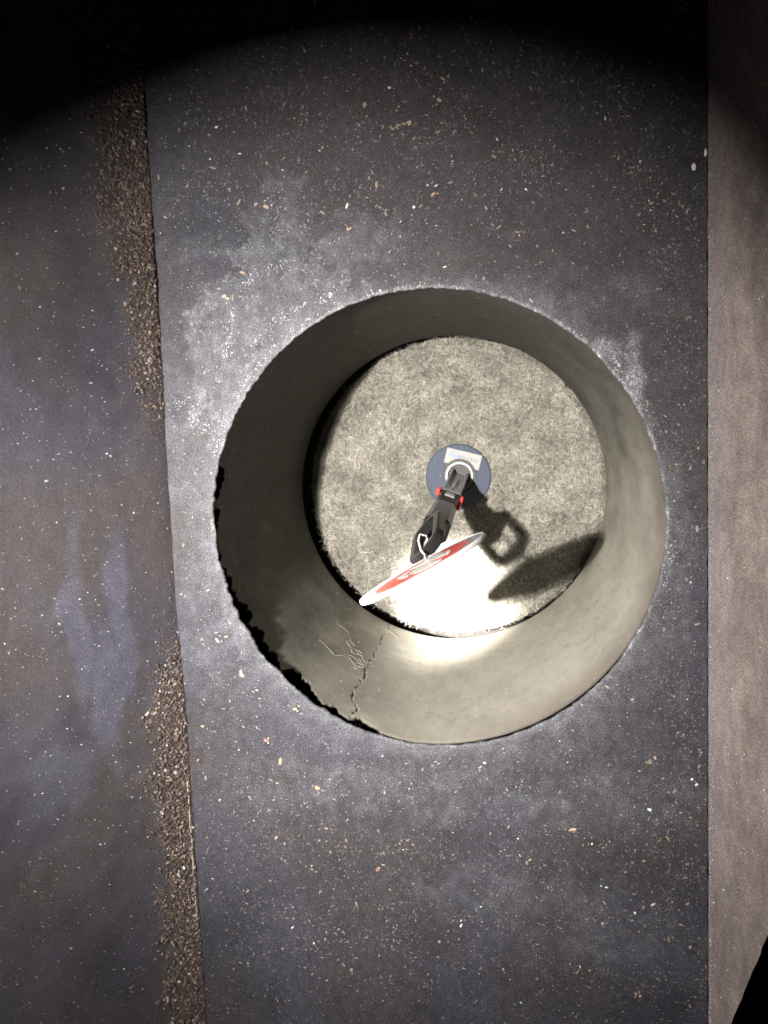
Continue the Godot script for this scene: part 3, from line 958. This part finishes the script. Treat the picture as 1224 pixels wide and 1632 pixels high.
	bar(st, pc - th * 0.001, pc + th * 0.0008, wv, 0.0042, 0.0046, 0.0038, 0.0042, 0.0006)
	put("pivot_cap", finish(st), greyp, neck)
	# grip block, then a long closed ring below it
	var B1 := up + Vector3(-0.0067, 0.0980, -0.0160)
	st = begin()
	bar(st, P2.lerp(B1, -0.10), B1, wd, 0.0084, 0.0078, 0.0094, 0.0088, 0.0030)
	var gripm := std(Color(0.010, 0.0105, 0.011), 0.16)
	gripm.metallic_specular = 0.3
	put("handle_grip", finish(st), gripm, plug)
	var L0 := up + Vector3(-0.0091, 0.0870, -0.0104)
	var L1 := up + Vector3(-0.0076, 0.0380, -0.0222)
	var ld := (L1 - L0).normalized()
	var lw := Vector3(0.66, 0, 0.75)
	lw = (lw - ld * lw.dot(ld)).normalized()
	var ln := ld.cross(lw)
	var length := (L1 - L0).length()
	var pts := []
	var half := 0.0108
	var k := 14
	for i in k + 1:
		var t := PI + PI * i / k
		pts.append(Vector2(cos(t) * half, half + sin(t) * half))
	for i in range(1, 6):
		pts.append(Vector2(half, lerpf(half, length - half, i / 6.0)))
	for i in k + 1:
		var t := PI * i / k
		pts.append(Vector2(cos(t) * half, length - half + sin(t) * half))
	for i in range(1, 6):
		pts.append(Vector2(-half, lerpf(length - half, half, i / 6.0)))
	var rings := []
	for i in pts.size():
		var q: Vector2 = pts[i]
		var pa: Vector2 = pts[(i - 1 + pts.size()) % pts.size()]
		var pb: Vector2 = pts[(i + 1) % pts.size()]
		var tg := (pb - pa).normalized()
		var nrm := Vector2(tg.y, -tg.x)
		rings.append(octagon(L0 + lw * q.x + ld * q.y, lw * nrm.x + ld * nrm.y, ln, 0.0034, 0.0034, 0.0013))
	st = begin()
	skin(st, rings, false, -1, true)
	put("handle_loop", finish(st), gloss, plug)

func build_tag() -> void:
	# round tag on a bead chain, hanging plumb from the foot of the loop
	var T := Vector3(-0.0052, -0.0160, -0.0222)
	var phi := 0.4796
	var w := Vector3(cos(phi), 0, sin(phi))
	var nn := Vector3(-sin(phi), 0, cos(phi))
	var R := 0.0382
	var V := Vector3.UP * 0.76          # the tag is a little wider than tall
	var tag := thing("round_tag", "round grey tag with red and white print hanging edge-on from a bead chain", "tag", T)
	var body := std(Color(0.13, 0.13, 0.134), 0.18)
	body.clearcoat_enabled = true
	body.clearcoat = 0.6
	body.clearcoat_roughness = 0.1
	var prof := []
	for q in [[0.0, 0.0009], [0.925, 0.0009], [0.93, 0.0009]]:
		prof.append(q)
	var rim_poly := PackedVector2Array()
	var st := begin()
	# disc face to face
	var rings := []
	for q in [[0.90, 0.0010], [0.972, 0.0010], [0.972, -0.0010], [0.90, -0.0010]]:
		var ring := []
		for i in 96:
			var t := TAU * i / 96
			ring.append(w * cos(t) * R * q[0] + V * sin(t) * R * q[0] + nn * q[1])
		rings.append(ring)
	skin(st, rings, true, -1)
	put("tag_body", finish(st), body, tag)
	# raised pale rim
	rings = []
	for i in 96:
		var t := TAU * i / 96
		var rad := w * cos(t) + V * sin(t)
		rings.append(octagon(rad * (R * 0.985), rad, nn, 0.0006, 0.0013, 0.0004))
	st = begin()
	skin(st, rings, false, 0, true)
	put("tag_rim", finish(st), std(Color(0.24, 0.24, 0.236), 0.25), tag)
	var redp := std(Color(0.42, 0.020, 0.010), 0.35)
	redp.clearcoat_enabled = true
	redp.clearcoat = 0.6
	redp.clearcoat_roughness = 0.1
	var whitep := std(Color(0.50, 0.50, 0.495), 0.25)
	whitep.clearcoat_enabled = true
	whitep.clearcoat = 0.6
	whitep.clearcoat_roughness = 0.1
	var field := PackedVector2Array()
	for i in 64:
		var t := TAU * i / 64
		field.append(Vector2(cos(t) * 0.74, sin(t) * 0.80 + 0.02) * R)
	var scale_poly := func(l: Array) -> PackedVector2Array:
		var o := PackedVector2Array()
		for q in l:
			o.append(q * R)
		return round_poly(o)
	var leaf := [Vector2(-0.19, -0.02), Vector2(-0.07, 0.14), Vector2(0.09, -0.02), Vector2(0.26, -0.25), Vector2(0.36, -0.50), Vector2(0.29, -0.60), Vector2(0.13, -0.66), Vector2(-0.03, -0.52), Vector2(-0.15, -0.26)]
	var drop := [Vector2(-0.40, 0.10), Vector2(-0.34, 0.24), Vector2(-0.26, 0.36), Vector2(-0.21, 0.30), Vector2(-0.22, -0.01), Vector2(-0.18, -0.33), Vector2(-0.28, -0.26)]
	var wing := [Vector2(-0.24, 0.50), Vector2(-0.12, 0.66), Vector2(0.03, 0.76), Vector2(0.19, 0.70), Vector2(0.32, 0.46), Vector2(0.37, 0.10), Vector2(0.40, 0.40), Vector2(0.47, 0.06), Vector2(0.45, -0.22), Vector2(0.33, -0.10), Vector2(0.14, 0.14), Vector2(-0.02, 0.24)]
	for s in [1.0, -1.0]:
		var u: Vector3 = w * s
		var nv: Vector3 = nn * s
		st = begin()
		plaque(st, field, nv * 0.0010, u, V, nv, 0.00012)
		var f := put("red_field", finish(st), redp, tag)
		for e in [leaf, drop, wing]:
			st = begin()
			plaque(st, scale_poly.call(e), nv * 0.00112, u, V, nv, 0.00010)
			put("white_emblem", finish(st), whitep, f)
	# bead chain: round the loop's foot and down through the tag's top
	var top := V * R * 0.90
	var path := [top + nn * 0.0016, Vector3(-0.0071, 0.0240, -0.0214) - T, Vector3(-0.0103, 0.0315, -0.0192) - T, Vector3(-0.0122, 0.0395, -0.0150) - T, Vector3(-0.0120, 0.0465, -0.0118) - T, Vector3(-0.0085, 0.0490, -0.0130) - T, Vector3(-0.0060, 0.0450, -0.0185) - T, Vector3(-0.0050, 0.0330, -0.0235) - T, top + V * 0.0035 - nn * 0.0016, top - nn * 0.0014]
	var curve := Curve3D.new()
	for i in path.size():
		var a: Vector3 = path[maxi(i - 1, 0)]
		var b: Vector3 = path[mini(i + 1, path.size() - 1)]
		curve.add_point(path[i], -(b - a) / 6.0, (b - a) / 6.0)
	st = begin()
	var ll := curve.get_baked_length()
	var bead := SphereMesh.new()
	bead.radius = 0.00072
	bead.height = 0.00144
	bead.radial_segments = 10
	bead.rings = 6
	var wire := []
	var x := 0.0
	while x < ll:
		st.append_from(bead, 0, Transform3D(Basis(), curve.sample_baked(x)))
		x += 0.0020
	var chain := put("bead_chain", st.commit(), std(Color(0.40, 0.40, 0.38), 0.35, 0.3), tag)
	st = begin()
	for i in 60:
		wire.append(curve.sample_baked(ll * i / 59.0))
	tube(st, wire, 0.00012, 0.00012, 5)
	put("chain_wire", finish(st), std(Color(0.6, 0.6, 0.58), 0.3, 0.6), chain)

func on_pipe(deg: float, y: float, lift := 0.0) -> Vector3:
	var t := deg_to_rad(deg)
	return COL_C + Vector3(cos(t), 0, sin(t)) * (COL_R - lift) + Vector3(0, y, 0)

func strand(deg: float, y: float, heading: float, length: float, seed_: int, r := 0.00014) -> ArrayMesh:
	# one loose curling thread that wanders over the pipe's wall
	var g := RandomNumberGenerator.new()
	g.seed = seed_
	var pts := []
	var a := heading
	var turn := g.randfn(0.0, 60.0)
	var arc := deg_to_rad(deg) * COL_R
	var n := maxi(10, int(length / 0.0011))
	for i in n:
		pts.append(on_pipe(rad_to_deg(arc / COL_R), y, 0.0004 + 0.0016 * absf(sin(i * 0.21 + seed_))))
		var step := length / n
		arc += cos(a) * step
		y = clampf(y + sin(a) * step, 0.006, 0.228)
		turn = clampf(turn + g.randfn(0.0, 75.0), -330.0, 330.0)
		a += turn * step
	var st := begin()
	tube(st, pts, r, r * 0.7, 4)
	return finish(st)

func build_threads() -> void:
	var wool := std(Color(0.22, 0.205, 0.17), 0.8)
	var t := thing("wool_tuft", "pale tangle of wool threads stuck to the pipe wall left of its cracked seam", "wool tuft")
	var k := 0
	for q in [[-121.0, 0.118, -0.4, 0.050], [-123.5, 0.132, -1.0, 0.034], [-120.0, 0.122, -1.5, 0.036], [-122.0, 0.104, -1.9, 0.034], [-118.8, 0.112, -0.9, 0.028], [-120.5, 0.110, 1.9, 0.030], [-121.5, 0.116, 2.8, 0.026], [-119.5, 0.100, 0.2, 0.022], [-122.5, 0.112, 0.5, 0.030], [-120.8, 0.106, -2.4, 0.026]]:
		k += 1
		put("thread", strand(q[0], q[1], q[2], q[3], 700 + k), wool, t)
	var loose := [
		["pale wool thread on the dark pipe wall at the ragged left rim", -172.5, 0.008, 1.7, 0.050],
		["short curled wool thread low on the pipe wall below the bright spot", -84.0, 0.066, 0.2, 0.022],
		["small wool thread on the pipe wall at the right", -41.5, 0.055, 0.9, 0.016],
		["wool thread beside the top end of the pipe's cracked seam", -116.5, 0.205, -0.6, 0.022],
		["faint wool wisp on the pipe wall between the tag tip and the ragged rim", -134.0, 0.155, -0.9, 0.028],
	]
	for l in loose:
		k += 1
		var o := put("wool_thread", strand(l[1], l[2], l[3], l[4], 700 + k, 0.00011), wool)
		o.set_meta("label", l[0])
		o.set_meta("category", "thread")
		o.set_meta("group", "loose wool threads on the pipe wall")
